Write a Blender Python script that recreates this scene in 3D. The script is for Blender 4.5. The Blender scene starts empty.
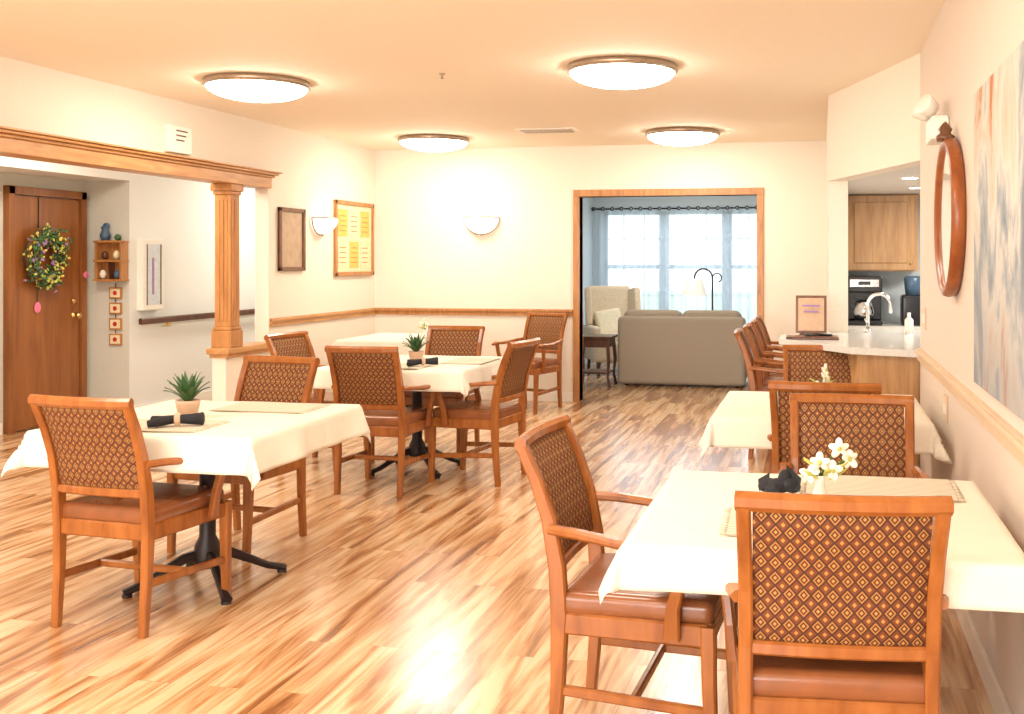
import bpy, bmesh, math, random
from mathutils import Vector, Matrix
random.seed(7)
scene = bpy.context.scene
scene.view_settings.view_transform = 'Standard'
try: scene.view_settings.look = 'None'
except Exception: pass
scene.view_settings.exposure = 0.40
H = 2.67
# ------------------------------------------------------------------ materials
def new_mat(name):
    m = bpy.data.materials.new(name); m.use_nodes = True
    nt = m.node_tree; b = nt.nodes['Principled BSDF']
    return m, nt, b
def N(nt, t, **kw):
    n = nt.nodes.new(t)
    for k, v in kw.items():
        if k in n.inputs: n.inputs[k].default_value = v
        else: setattr(n, k, v)
    return n
def math_n(nt, op, a, b=None):
    n = nt.nodes.new('ShaderNodeMath'); n.operation = op
    for i, v in enumerate((a, b)):
        if v is None: continue
        if isinstance(v, (int, float)): n.inputs[i].default_value = v
        else: nt.links.new(v, n.inputs[i])
    return n.outputs[0]
def ramp(nt, fac, stops, const=False):
    r = nt.nodes.new('ShaderNodeValToRGB')
    if const: r.color_ramp.interpolation = 'CONSTANT'
    e = r.color_ramp.elements
    e[0].position, e[0].color = stops[0][0], (*stops[0][1], 1)
    e[1].position, e[1].color = stops[1][0], (*stops[1][1], 1)
    for p, c in stops[2:]:
        x = e.new(p); x.color = (*c, 1)
    nt.links.new(fac, r.inputs[0]); return r.outputs[0]
def simple(name, col, rough=0.5, metal=0, var=0.08, scale=30, bump=0.0, spec=0.5):
    m, nt, b = new_mat(name)
    b.inputs['Roughness'].default_value = rough; b.inputs['Metallic'].default_value = metal
    b.inputs['Specular IOR Level'].default_value = spec
    tc = N(nt, 'ShaderNodeTexCoord'); no = N(nt, 'ShaderNodeTexNoise', Scale=scale, Detail=3.0)
    nt.links.new(tc.outputs['Object'], no.inputs['Vector'])
    c0 = tuple(max(0, c*(1-var)) for c in col); c1 = tuple(min(1, c*(1+var)) for c in col)
    nt.links.new(ramp(nt, no.outputs['Fac'], [(0.3, c0), (0.7, c1)]), b.inputs['Base Color'])
    if bump:
        bp = N(nt, 'ShaderNodeBump', Strength=bump, Distance=0.01)
        nt.links.new(no.outputs['Fac'], bp.inputs['Height']); nt.links.new(bp.outputs[0], b.inputs['Normal'])
    return m
def wood(name, dark, light, rough=0.35, sc=(25, 25, 3)):
    m, nt, b = new_mat(name)
    b.inputs['Roughness'].default_value = rough
    tc = N(nt, 'ShaderNodeTexCoord'); mp = N(nt, 'ShaderNodeMapping'); mp.inputs['Scale'].default_value = sc
    no = N(nt, 'ShaderNodeTexNoise', Scale=1.0, Detail=5.0, Distortion=0.6)
    nt.links.new(tc.outputs['Object'], mp.inputs[0]); nt.links.new(mp.outputs[0], no.inputs['Vector'])
    nt.links.new(ramp(nt, no.outputs['Fac'], [(0.3, dark), (0.68, light)]), b.inputs['Base Color'])
    return m
def emis(name, col, s):
    m, nt, b = new_mat(name)
    b.inputs['Base Color'].default_value = (0.9, 0.88, 0.82, 1)
    b.inputs['Emission Color'].default_value = (*col, 1); b.inputs['Emission Strength'].default_value = s
    return m

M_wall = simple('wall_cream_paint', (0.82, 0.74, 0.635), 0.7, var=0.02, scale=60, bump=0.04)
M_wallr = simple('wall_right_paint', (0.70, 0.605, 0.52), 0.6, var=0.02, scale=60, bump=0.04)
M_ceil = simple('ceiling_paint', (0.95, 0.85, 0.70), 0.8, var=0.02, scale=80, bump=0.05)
M_hall = simple('hall_wall_paint', (0.80, 0.80, 0.77), 0.7, var=0.02, scale=60)
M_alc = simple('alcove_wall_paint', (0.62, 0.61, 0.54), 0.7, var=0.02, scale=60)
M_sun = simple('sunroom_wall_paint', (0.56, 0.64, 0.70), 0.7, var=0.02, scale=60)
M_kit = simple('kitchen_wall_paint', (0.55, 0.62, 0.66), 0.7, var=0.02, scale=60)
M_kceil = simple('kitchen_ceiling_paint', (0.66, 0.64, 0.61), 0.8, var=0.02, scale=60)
M_white = simple('white_trim_paint', (0.85, 0.80, 0.72), 0.4, var=0.02)
M_plast = simple('white_plastic', (0.84, 0.80, 0.72), 0.4, var=0.02)
M_oak = wood('oak_trim', (0.36, 0.145, 0.040), (0.54, 0.25, 0.080))
M_oaky = wood('oak_trim_y', (0.42, 0.19, 0.06), (0.62, 0.33, 0.13), sc=(25, 3, 25))
M_cab = wood('cabinet_oak', (0.40, 0.21, 0.085), (0.56, 0.33, 0.15))
M_chair = wood('chair_wood', (0.24, 0.070, 0.013), (0.38, 0.130, 0.027), 0.26, (18, 18, 4))
M_door = wood('door_wood', (0.22, 0.070, 0.016), (0.34, 0.125, 0.032), 0.35, (14, 14, 1.5))
M_dark = wood('dark_wood', (0.06, 0.02, 0.01), (0.14, 0.05, 0.025), 0.3)
M_seat = simple('seat_leather', (0.25, 0.085, 0.030), 0.24, var=0.12, scale=14, bump=0.05)
M_iron = simple('black_iron', (0.022, 0.014, 0.014), 0.4, 0.3)
M_blk = simple('black_napkin_cloth', (0.012, 0.012, 0.016), 0.8)
M_blkp = simple('black_plastic', (0.012, 0.012, 0.015), 0.25)
M_chrome = simple('chrome', (0.75, 0.75, 0.76), 0.15, 1)
M_brass = simple('brass', (0.75, 0.52, 0.2), 0.3, 1)
M_bronze = simple('brushed_bronze', (0.42, 0.34, 0.26), 0.35, 0.8)
M_pot = simple('pot_clay', (0.60, 0.40, 0.28), 0.6)
M_potw = simple('pot_white', (0.85, 0.8, 0.72), 0.4)
M_leaf = simple('leaf_green', (0.045, 0.12, 0.035), 0.45, var=0.35, scale=25)
M_leafy = simple('leaf_yellowgreen', (0.50, 0.50, 0.10), 0.5, var=0.25)
M_petal = simple('petal_white', (0.93, 0.90, 0.78), 0.5, var=0.04)
M_sofa = simple('sofa_fabric', (0.40, 0.34, 0.27), 0.9, var=0.2, scale=140, bump=0.2)
M_wing = simple('wingchair_fabric', (0.70, 0.61, 0.48), 0.9, var=0.12, scale=60, bump=0.1)
M_pillow = simple('pillow_fabric', (0.85, 0.8, 0.65), 0.9)
M_counter = simple('counter_laminate', (0.62, 0.61, 0.58), 0.2, var=0.08, scale=90)
M_mirror = simple('mirror_glass', (0.85, 0.86, 0.86), 0.03, 1, var=0.0)
M_red = simple('red_enamel', (0.5, 0.03, 0.02), 0.35)
M_pink = simple('pink_paper', (0.85, 0.22, 0.38), 0.6)
M_purple = simple('purple_flowers', (0.35, 0.2, 0.42), 0.7)
M_yel = simple('yellow_flowers', (0.85, 0.65, 0.12), 0.7)
M_blue = simple('blue_ceramic', (0.06, 0.12, 0.20), 0.3)
M_paper = simple('paper_cream', (0.80, 0.68, 0.44), 0.7)
M_papery = simple('paper_yellow', (0.82, 0.50, 0.12), 0.7)
M_ink = simple('ink_dark', (0.12, 0.07, 0.05), 0.7)
M_bframe = wood('dark_frame_wood', (0.10, 0.035, 0.015), (0.2, 0.08, 0.03), 0.3)
M_glow = emis('lamp_glass_glow', (1.0, 0.92, 0.80), 25)
M_glow2 = emis('sconce_glow', (1.0, 0.93, 0.82), 1.5)
M_glowc = emis('recessed_glow', (1.0, 0.95, 0.88), 30)
M_shade = emis('lampshade_fabric', (1.0, 0.93, 0.8), 0.12)

# floor
def floor_mat():
    m, nt, b = new_mat('floor_wood_vinyl'); L = nt.links.new
    tc = N(nt, 'ShaderNodeTexCoord'); sp = N(nt, 'ShaderNodeSeparateXYZ'); L(tc.outputs['Object'], sp.inputs[0])
    cb = N(nt, 'ShaderNodeCombineXYZ'); L(sp.outputs[1], cb.inputs[0]); L(sp.outputs[0], cb.inputs[1])
    br = N(nt, 'ShaderNodeTexBrick'); L(cb.outputs[0], br.inputs['Vector'])
    br.inputs['Scale'].default_value = 1; br.inputs['Brick Width'].default_value = 1.25; br.inputs['Row Height'].default_value = 0.13
    br.inputs['Mortar Size'].default_value = 0.0011; br.inputs['Mortar Smooth'].default_value = 0.2
    br.inputs['Color1'].default_value = (0, 0, 0, 1); br.inputs['Color2'].default_value = (1, 1, 1, 1); br.inputs['Mortar'].default_value = (0.3, 0.3, 0.3, 1)
    br.offset = 0.37
    def nz(kx, ky, kz, detail, dist):
        c = N(nt, 'ShaderNodeCombineXYZ')
        L(math_n(nt, 'MULTIPLY', sp.outputs[0], kx), c.inputs[0]); L(math_n(nt, 'MULTIPLY', sp.outputs[1], ky), c.inputs[1])
        L(math_n(nt, 'MULTIPLY', br.outputs['Color'], kz), c.inputs[2])
        no = N(nt, 'ShaderNodeTexNoise', Scale=1.0, Detail=detail, Roughness=0.55, Distortion=dist); L(c.outputs[0], no.inputs['Vector'])
        return no.outputs['Fac']
    n1 = nz(9.0, 0.75, 2.5, 4.0, 1.2); n2 = nz(40.0, 2.2, 6.0, 4.0, 0.6)
    f = math_n(nt, 'ADD', math_n(nt, 'MULTIPLY', n1, 0.75), math_n(nt, 'MULTIPLY', n2, 0.25))
    f = math_n(nt, 'ADD', f, math_n(nt, 'MULTIPLY', math_n(nt, 'SUBTRACT', br.outputs['Color'], 0.5), 0.06))
    c = ramp(nt, f, [(0.34, (0.21, 0.080, 0.026)), (0.42, (0.37, 0.165, 0.062)), (0.50, (0.59, 0.34, 0.165)), (0.58, (0.72, 0.51, 0.31))])
    mx = N(nt, 'ShaderNodeMixRGB', blend_type='MULTIPLY'); L(br.outputs['Fac'], mx.inputs[0]); L(c, mx.inputs[1]); mx.inputs[2].default_value = (0.65, 0.55, 0.45, 1)
    L(mx.outputs[0], b.inputs['Base Color'])
    b.inputs['Roughness'].default_value = 0.24; b.inputs['Specular IOR Level'].default_value = 0.85
    b.inputs['Coat Weight'].default_value = 0.35; b.inputs['Coat Roughness'].default_value = 0.2
    bp = N(nt, 'ShaderNodeBump', Strength=0.08, Distance=0.01); L(n2, bp.inputs['Height']); L(bp.outputs[0], b.inputs['Normal'])
    return m
M_floor = floor_mat()

def fabric_mat():
    m, nt, b = new_mat('chair_diamond_fabric'); L = nt.links.new
    tc = N(nt, 'ShaderNodeTexCoord'); sp = N(nt, 'ShaderNodeSeparateXYZ'); L(tc.outputs['Object'], sp.inputs[0])
    k = 36
    xs = math_n(nt, 'MULTIPLY', sp.outputs[0], k*0.85); zs = math_n(nt, 'MULTIPLY', sp.outputs[2], k*0.72)
    p = math_n(nt, 'ADD', math_n(nt, 'ADD', xs, zs), 200); q = math_n(nt, 'ADD', math_n(nt, 'SUBTRACT', xs, zs), 200)
    def cen(v): return math_n(nt, 'ABSOLUTE', math_n(nt, 'SUBTRACT', math_n(nt, 'FRACT', v), 0.5))
    d = math_n(nt, 'MAXIMUM', cen(p), cen(q))
    par = math_n(nt, 'MODULO', math_n(nt, 'ADD', math_n(nt, 'FLOOR', p), math_n(nt, 'FLOOR', q)), 2)
    c1 = ramp(nt, d, [(0.0, (0.50, 0.27, 0.07)), (0.13, (0.10, 0.022, 0.010)), (0.28, (0.40, 0.19, 0.045)), (0.41, (0.06, 0.018, 0.008))], True)
    c2 = ramp(nt, d, [(0.0, (0.46, 0.23, 0.05)), (0.16, (0.17, 0.045, 0.014)), (0.41, (0.06, 0.018, 0.008))], True)
    mx = N(nt, 'ShaderNodeMixRGB'); L(par, mx.inputs[0]); L(c1, mx.inputs[1]); L(c2, mx.inputs[2])
    L(mx.outputs[0], b.inputs['Base Color']); b.inputs['Roughness'].default_value = 0.75
    return m
M_fab = fabric_mat()
M_cloth = simple('tablecloth_linen', (0.80, 0.74, 0.625), 0.85, var=0.03, scale=8)
def mat_stripe(name, a, c, k, axis):
    m, nt, b = new_mat(name)
    tc = N(nt, 'ShaderNodeTexCoord'); sp = N(nt, 'ShaderNodeSeparateXYZ'); nt.links.new(tc.outputs['Object'], sp.inputs[0])
    s = math_n(nt, 'FRACT', math_n(nt, 'MULTIPLY', sp.outputs[axis], k))
    nt.links.new(ramp(nt, s, [(0.0, a), (0.55, c)], True), b.inputs['Base Color']); b.inputs['Roughness'].default_value = 0.9
    return m
M_mat = mat_stripe('placemat_woven', (0.76, 0.69, 0.56), (0.44, 0.37, 0.27), 55, 1)
def painting_mat():
    m, nt, b = new_mat('painting_abstract'); L = nt.links.new
    tc = N(nt, 'ShaderNodeTexCoord'); mp = N(nt, 'ShaderNodeMapping'); mp.inputs['Scale'].default_value = (1, 2.4, 1.2); mp.inputs['Location'].default_value = (3.1, 1.7, 0.4); L(tc.outputs['Object'], mp.inputs[0])
    no = N(nt, 'ShaderNodeTexNoise', Scale=1.5, Detail=9.0, Roughness=0.62, Distortion=0.6); L(mp.outputs[0], no.inputs['Vector'])
    c = ramp(nt, no.outputs['Fac'], [(0.34, (0.16, 0.21, 0.25)), (0.43, (0.34, 0.37, 0.39)), (0.50, (0.60, 0.57, 0.52)), (0.60, (0.55, 0.45, 0.36)), (0.67, (0.44, 0.17, 0.06))])
    sp = N(nt, 'ShaderNodeSeparateXYZ'); L(tc.outputs['Object'], sp.inputs[0])
    g = N(nt, 'ShaderNodeMapRange'); L(sp.outputs[2], g.inputs[0]); g.inputs[1].default_value = -0.45; g.inputs[2].default_value = 0.1
    mx = N(nt, 'ShaderNodeMixRGB'); L(g.outputs[0], mx.inputs[0]); mx.inputs[1].default_value = (0.22, 0.23, 0.25, 1)
    L(c, mx.inputs[2]); mx2 = N(nt, 'ShaderNodeMixRGB'); mx2.inputs[0].default_value = 0.6; L(c, mx2.inputs[1]); L(mx.outputs[0], mx2.inputs[2])
    L(mx2.outputs[0], b.inputs['Base Color']); b.inputs['Roughness'].default_value = 0.7; b.inputs['Specular IOR Level'].default_value = 0.2
    return m
M_paint = painting_mat()
def sheer_mat():
    m, nt, b = new_mat('sheer_curtain_fabric'); L = nt.links.new
    out = nt.nodes['Material Output']
    tr = N(nt, 'ShaderNodeBsdfTransparent'); tl = N(nt, 'ShaderNodeBsdfTranslucent'); df = N(nt, 'ShaderNodeBsdfDiffuse')
    tr.inputs[0].default_value = (0.95, 0.98, 1, 1); tl.inputs[0].default_value = (0.70, 0.78, 0.85, 1); df.inputs[0].default_value = (0.72, 0.79, 0.85, 1)
    a = N(nt, 'ShaderNodeMixShader'); a.inputs[0].default_value = 0.5; L(tl.outputs[0], a.inputs[1]); L(df.outputs[0], a.inputs[2])
    c = N(nt, 'ShaderNodeMixShader'); c.inputs[0].default_value = 0.42; L(a.outputs[0], c.inputs[1]); L(tr.outputs[0], c.inputs[2])
    L(c.outputs[0], out.inputs[0]); return m
M_sheer = sheer_mat()

# ------------------------------------------------------------------ mesh builder
class MB:
    def __init__(s): s.v = []; s.f = []; s.m = []; s.sm = []; s.mats = []
    def mi(s, mat):
        if mat not in s.mats: s.mats.append(mat)
        return s.mats.index(mat)
    def add(s, verts, faces, mat, smooth=False, M=None):
        o = len(s.v); k = s.mi(mat)
        for v in verts:
            v = Vector(v); s.v.append(M @ v if M else v)
        for f in faces: s.f.append([i+o for i in f]); s.m.append(k); s.sm.append(smooth)
    def addbm(s, bm, mat, smooth=False, M=None):
        bmesh.ops.recalc_face_normals(bm, faces=bm.faces)
        bm.verts.ensure_lookup_table(); bm.verts.index_update()
        s.add([v.co.copy() for v in bm.verts], [[v.index for v in f.verts] for f in bm.faces], mat, smooth, M); bm.free()
    def box(s, c, sz, mat, bev=0.0, rot=None, seg=2, smooth=None):
        bm = bmesh.new(); bmesh.ops.create_cube(bm, size=1)
        for v in bm.verts: v.co = Vector((v.co.x*sz[0], v.co.y*sz[1], v.co.z*sz[2]))
        if bev > 0: bmesh.ops.bevel(bm, geom=bm.edges[:], offset=bev, segments=seg, profile=0.6, affect='EDGES')
        M = Matrix.Translation(Vector(c))
        if rot is not None: M = M @ rot
        s.addbm(bm, mat, (bev > 0 and seg > 2) if smooth is None else smooth, M)
    def b2(s, a, b, mat, bev=0.0, seg=2):
        s.box([(a[i]+b[i])/2 for i in range(3)], [abs(b[i]-a[i]) for i in range(3)], mat, bev, None, seg)
    def sphere(s, c, r, mat, sc=(1, 1, 1), rot=None, u=14, w=9):
        bm = bmesh.new(); bmesh.ops.create_uvsphere(bm, u_segments=u, v_segments=w, radius=r)
        for v in bm.verts: v.co = Vector((v.co.x*sc[0], v.co.y*sc[1], v.co.z*sc[2]))
        M = Matrix.Translation(Vector(c))
        if rot is not None: M = M @ rot
        s.addbm(bm, mat, True, M)
    def sweep(s, path, w, d, ax, mat, ch=0.006, smooth=True):
        path = [Vector(p) for p in path]; ax = Vector(ax).normalized(); vs = []; fs = []; n = len(path)
        W = w if isinstance(w, (list, tuple)) else [w]*n; D = d if isinstance(d, (list, tuple)) else [d]*n
        for i, p in enumerate(path):
            t = (path[min(i+1, n-1)]-path[max(i-1, 0)]).normalized(); o = t.cross(ax).normalized(); a = o.cross(t).normalized()
            hw, hd = W[i]/2, D[i]/2
            for x, y in ((-hw+ch, -hd), (hw-ch, -hd), (hw, -hd+ch), (hw, hd-ch), (hw-ch, hd), (-hw+ch, hd), (-hw, hd-ch), (-hw, -hd+ch)):
                vs.append(p+a*x+o*y)
        for i in range(n-1):
            for j in range(8):
                fs.append([i*8+j, i*8+(j+1) % 8, (i+1)*8+(j+1) % 8, (i+1)*8+j])
        fs.append(list(range(8))[::-1]); fs.append([(n-1)*8+j for j in range(8)])
        s.add(vs, fs, mat, False)
    def tube(s, path, r, mat, seg=10):
        path = [Vector(p) for p in path]; n = len(path); R = r if isinstance(r, (list, tuple)) else [r]*n
        vs = []; fs = []; t0 = (path[1]-path[0]).normalized()
        nrm = t0.orthogonal().normalized()
        for i, p in enumerate(path):
            t = (path[min(i+1, n-1)]-path[max(i-1, 0)]).normalized()
            nrm = (nrm - t*nrm.dot(t)).normalized(); b = t.cross(nrm)
            for j in range(seg):
                a = 2*math.pi*j/seg; vs.append(p+(nrm*math.cos(a)+b*math.sin(a))*R[i])
        for i in range(n-1):
            for j in range(seg): fs.append([i*seg+j, i*seg+(j+1) % seg, (i+1)*seg+(j+1) % seg, (i+1)*seg+j])
        fs.append(list(range(seg))[::-1]); fs.append([(n-1)*seg+j for j in range(seg)])
        s.add(vs, fs, mat, True)
    def lathe(s, prof, mat, seg=32, M=None, smooth=True, a0=0, a1=2*math.pi):
        full = abs(a1-a0-2*math.pi) < 1e-6; ns = seg if full else seg+1
        vs = []; fs = []; n = len(prof)
        for i in range(ns):
            a = a0+(a1-a0)*i/seg
            for r, z in prof: vs.append((max(r, 1e-4)*math.cos(a), max(r, 1e-4)*math.sin(a), z))
        for i in range(seg):
            k = (i+1) % ns
            for j in range(n-1): fs.append([i*n+j, k*n+j, k*n+j+1, i*n+j+1])
        s.add(vs, fs, mat, smooth, M)
    def prism(s, poly, z0, z1, mat):
        n = len(poly)
        vs = [(x, y, z0) for x, y in poly]+[(x, y, z1) for x, y in poly]
        fs = [list(range(n))[::-1], [n+i for i in range(n)]]+[[i, (i+1) % n, n+(i+1) % n, n+i] for i in range(n)]
        s.add(vs, fs, mat)
    def mesh(s, name):
        me = bpy.data.meshes.new(name+'_mesh'); me.from_pydata([tuple(v) for v in s.v], [], s.f)
        for m in s.mats: me.materials.append(m)
        me.polygons.foreach_set('material_index', s.m); me.polygons.foreach_set('use_smooth', s.sm); me.update()
        return me
    def obj(s, name, loc=(0, 0, 0), rz=0):
        o = bpy.data.objects.new(name, s.mesh(name)); o.location = loc; o.rotation_euler = (0, 0, rz)
        scene.collection.objects.link(o); return o
def place(me, name, loc, rz=0, sc=1):
    o = bpy.data.objects.new(name, me); o.location = loc; o.rotation_euler = (0, 0, math.radians(rz)); o.scale = (sc,)*3
    scene.collection.objects.link(o); return o
def RX(a): return Matrix.Rotation(math.radians(a), 4, 'X')
def RY(a): return Matrix.Rotation(math.radians(a), 4, 'Y')
def RZ(a): return Matrix.Rotation(math.radians(a), 4, 'Z')

XR = 0.57; XL = -4.73; YB = 10.67; YR = -2.6
# ------------------------------------------------------------------ room shell
b = MB(); b.b2((-7.1, YR, -0.1), (3.2, 15.4, 0), M_floor); b.obj('floor')
b = MB(); b.b2((-7.1, YR, H), (3.2, 15.4, H+0.1), M_ceil); b.obj('ceiling')
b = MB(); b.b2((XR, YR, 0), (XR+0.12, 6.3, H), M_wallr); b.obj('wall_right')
b = MB()
b.b2((XL-0.12, 8.43, 0), (XL, YB, H), M_wall); b.b2((XL-0.12, 3.0, 2.2), (XL, 8.43, H), M_wall)
b.b2((XL-0.12, YR, 0), (XL, 3.0, H), M_wall); b.b2((XL-0.12, 7.76, 0), (XL, 8.43, 0.70), M_wall); b.obj('wall_left')
OX0, OX1, OZ = -2.46, -0.625, 2.14
b = MB()
b.b2((XL-0.12, YB, 0), (OX0, YB+0.14, H), M_wall); b.b2((OX1, YB, 0), (0.2, YB+0.14, H), M_wall); b.b2((OX0, YB, OZ), (OX1, YB+0.14, H), M_wall)
b.obj('wall_back')
b = MB()
for x0, x1 in ((OX0-0.065, OX0), (OX1, OX1+0.065)): b.b2((x0, YB-0.025, 0), (x1, YB+0.165, OZ), M_oak, 0.004)
b.b2((OX0-0.065, YB-0.025, OZ), (OX1+0.065, YB+0.165, OZ+0.07), M_oak, 0.004)
b.obj('trim_1')
b = MB(); b.b2((0.06, 7.8, 0), (0.2, YB, H), M_wall); b.obj('wall_kitchen_side')
b = MB(); b.prism([(0.57, 6.3), (0.69, 6.34), (0.2, 7.85), (0.06, 7.8)], 2.05, H, M_wall); b.obj('wall_header')
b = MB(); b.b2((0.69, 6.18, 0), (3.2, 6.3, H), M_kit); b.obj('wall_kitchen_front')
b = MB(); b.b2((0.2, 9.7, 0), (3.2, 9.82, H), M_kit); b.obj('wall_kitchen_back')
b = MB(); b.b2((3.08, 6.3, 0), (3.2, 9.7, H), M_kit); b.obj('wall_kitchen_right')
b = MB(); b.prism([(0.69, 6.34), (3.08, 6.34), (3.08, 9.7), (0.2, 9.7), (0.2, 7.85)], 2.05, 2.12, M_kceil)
for x, y in ((0.62, 7.6), (0.75, 8.6), (1.6, 7.6), (1.8, 8.8)):
    b.lathe([(0.0, 2.046), (0.055, 2.046)], M_glowc, 20, Matrix.Translation((x, y, 0)), False)
    b.lathe([(0.055, 2.044), (0.075, 2.044), (0.075, 2.05)], M_plast, 20, Matrix.Translation((x, y, 0)))
b.obj('ceiling_kitchen')
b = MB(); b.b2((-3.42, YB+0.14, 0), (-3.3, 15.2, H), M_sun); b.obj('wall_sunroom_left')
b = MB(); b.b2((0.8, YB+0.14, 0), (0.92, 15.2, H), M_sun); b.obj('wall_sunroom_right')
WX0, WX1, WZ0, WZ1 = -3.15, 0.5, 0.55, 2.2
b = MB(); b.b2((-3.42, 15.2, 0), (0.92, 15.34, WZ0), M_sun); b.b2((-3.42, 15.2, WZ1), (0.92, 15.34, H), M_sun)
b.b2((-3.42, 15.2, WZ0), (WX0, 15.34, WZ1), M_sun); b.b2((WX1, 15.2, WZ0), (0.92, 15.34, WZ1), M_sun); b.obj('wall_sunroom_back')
b = MB()
M_frame = simple('window_frame_vinyl', (0.36, 0.42, 0.48), 0.4)
b.b2((WX0, 15.2, WZ0-0.03), (WX1, 15.32, WZ0+0.04), M_frame); b.b2((WX0, 15.2, WZ1-0.05), (WX1, 15.32, WZ1), M_frame)
x = WX0; nw = 4; wd = (WX1-WX0)/nw
for i in range(nw+1):
    b.b2((x+i*wd-0.075, 15.2, WZ0), (x+i*wd+0.075, 15.32, WZ1), M_frame)
    if i < nw:
        b.b2((x+i*wd, 15.24, 1.36), (x+(i+1)*wd, 15.29, 1.42), M_frame)
        for q in (1, 2): b.b2((x+(i+q/3)*wd-0.008, 15.25, WZ0), (x+(i+q/3)*wd+0.008, 15.27, WZ1), M_frame)
        for z in (0.97, 1.8): b.b2((x+i*wd, 15.25, z-0.008), (x+(i+1)*wd, 15.27, z+0.008), M_frame)
b.obj('window_1')
b = MB(); b.b2((-6.47, 8.8, 0), (-6.35, 13, H), M_hall); b.b2((-6.92, 8.8, 0), (-6.47, 8.92, H), M_alc)
b.b2((-6.8, 8.795, 0), (-6.352, 8.8, 2.22), M_alc)
b.b2((-6.47, YR, 2.22), (-6.35, 8.8, H), M_hall); b.b2((-6.47, YR, 0), (-6.35, 6.9, 2.22), M_hall); b.obj('wall_hall_left')
b = MB(); b.b2((-6.92, 6.8, 0), (-6.8, 8.8, 2.4), M_alc); b.b2((-6.8, 6.8, 0), (-6.47, 6.9, 2.4), M_alc); b.b2((-6.8, 6.9, 2.22), (-6.47, 8.8, 2.28), M_hall); b.obj('wall_alcove')
b = MB(); b.b2((-6.47, 13, 0), (XL-0.12, 13.1, H), M_hall); b.b2((XL-0.12, YB+0.14, 0), (XL, 13.1, H), M_hall); b.obj('wall_hall_end')
b = MB(); b.b2((XL-0.13, 8.43, 0), (XL-0.121, YB, H), M_hall); b.obj('wall_hall_right')
b = MB()
b.b2((-6.47, YR-0.12, 0), (XR+0.12, YR, 0.5), M_wall); b.b2((-6.47, YR-0.12, 2.3), (XR+0.12, YR, H), M_wall)
for a, c in ((-6.47, -4.4), (-2.45, -1.95), (0.2, XR+0.12)): b.b2((a, YR-0.12, 0.5), (c, YR, 2.3), M_wall)
b.obj('wall_rear')
b = MB()
for a, c in ((-4.4, -2.45), (-1.95, 0.2)):
    for x in (a, (a+c)/2-0.03, c-0.06): b.b2((x, YR-0.1, 0.5), (x+0.06, YR-0.04, 2.3), M_white)
    for z in (0.5, 1.4, 2.24): b.b2((a, YR-0.1, z), (c, YR-0.04, z+0.06), M_white)
b.obj('added_rear_window')  # unseen rear windows, made up to let light into the room
b = MB(); b.b2((-40, 15.6, -0.3), (40, 60, -0.2), simple('outside_grass', (0.35, 0.42, 0.25), 0.9, scale=3, var=0.3)); b.obj('ground_outside')

def rail_y(x, sgn, y0, y1, name, mat, z=0.93):
    b = MB()
    b.b2((x, y0, z-0.035), (x+sgn*0.018, y1, z+0.035), mat); b.b2((x, y0, z+0.005), (x+sgn*0.032, y1, z+0.03), mat, 0.006); b.obj(name)
M_railr = simple('rail_right_paint', (0.70, 0.52, 0.36), 0.4, var=0.04)
rail_y(XR, -1, YR, 6.28, 'trim_2', M_railr)
rail_y(XL, 1, 8.45, YB-0.03, 'trim_3', M_oaky)
b = MB(); b.b2((XL, YB-0.018, 0.895), (OX0-0.07, YB, 0.965), M_oak); b.b2((XL, YB-0.032, 0.935), (OX0-0.07, YB, 0.96), M_oak, 0.006); b.obj('trim_4')
def base(name, a, c): b = MB(); b.b2(a, c, M_white, 0.004); b.obj(name)
base('baseboard_right', (XR-0.016, YR, 0), (XR, 6.28, 0.10)); base('baseboard_left', (XL, 8.43, 0), (XL+0.016, YB, 0.10))
base('baseboard_back', (XL+0.016, YB-0.016, 0), (OX0-0.07, YB, 0.10)); base('baseboard_hall', (-6.35, 8.8, 0), (-6.334, 13, 0.10))
base('baseboard_alcove', (-6.8, 6.9, 0), (-6.784, 7.74, 0.10)); base('baseboard_column', (0.045, 7.8, 0), (0.06, YB, 0.10))
base('baseboard_back_right', (OX1+0.07, YB-0.016, 0), (0.045, YB, 0.10))

b = MB()
b.b2((XL-0.14, 3.0, 2.10), (XL+0.05, 8.40, 2.19), M_oaky, 0.004); b.b2((XL-0.14, 3.0, 2.19), (XL+0.07, 8.42, 2.21), M_oaky, 0.006)
b.b2((XL-0.0, 3.0, 2.21), (XL+0.10, 8.44, 2.23), M_oaky, 0.008); b.b2((XL-0.0, 3.0, 2.23), (XL+0.12, 8.46, 2.242), M_oaky, 0.003); b.obj('trim_5')
b = MB(); px, py = XL-0.06, 7.88
b.b2((px-0.09, py-0.09, 0.76), (px+0.09, py+0.09, 0.90), M_oak, 0.006); b.b2((px-0.082, py-0.082, 0.90), (px+0.082, py+0.082, 0.93), M_oak, 0.01)
b.b2((px-0.070, py-0.070, 0.93), (px+0.070, py+0.070, 2.01), M_oak, 0.004)
for i in range(-1, 2):
    b.b2((px+i*0.034-0.010, py-0.076, 0.98), (px+i*0.034+0.010, py+0.076, 1.97), M_oak, 0.003)
    b.b2((px-0.076, py+i*0.034-0.010, 0.98), (px+0.076, py+i*0.034+0.010, 1.97), M_oak, 0.003)
b.b2((px-0.082, py-0.082, 2.01), (px+0.082, py+0.082, 2.04), M_oak, 0.01); b.b2((px-0.095, py-0.095, 2.04), (px+0.095, py+0.095, 2.10), M_oak, 0.006)
b.obj('wooden_post')
b = MB(); b.b2((XL-0.16, 7.73, 0.71), (XL+0.04, 8.47, 0.76), M_oaky, 0.008); b.b2((XL-0.14, 7.75, 0.68), (XL+0.02, 8.45, 0.71), M_oaky, 0.004); b.obj('trim_6')

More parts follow.
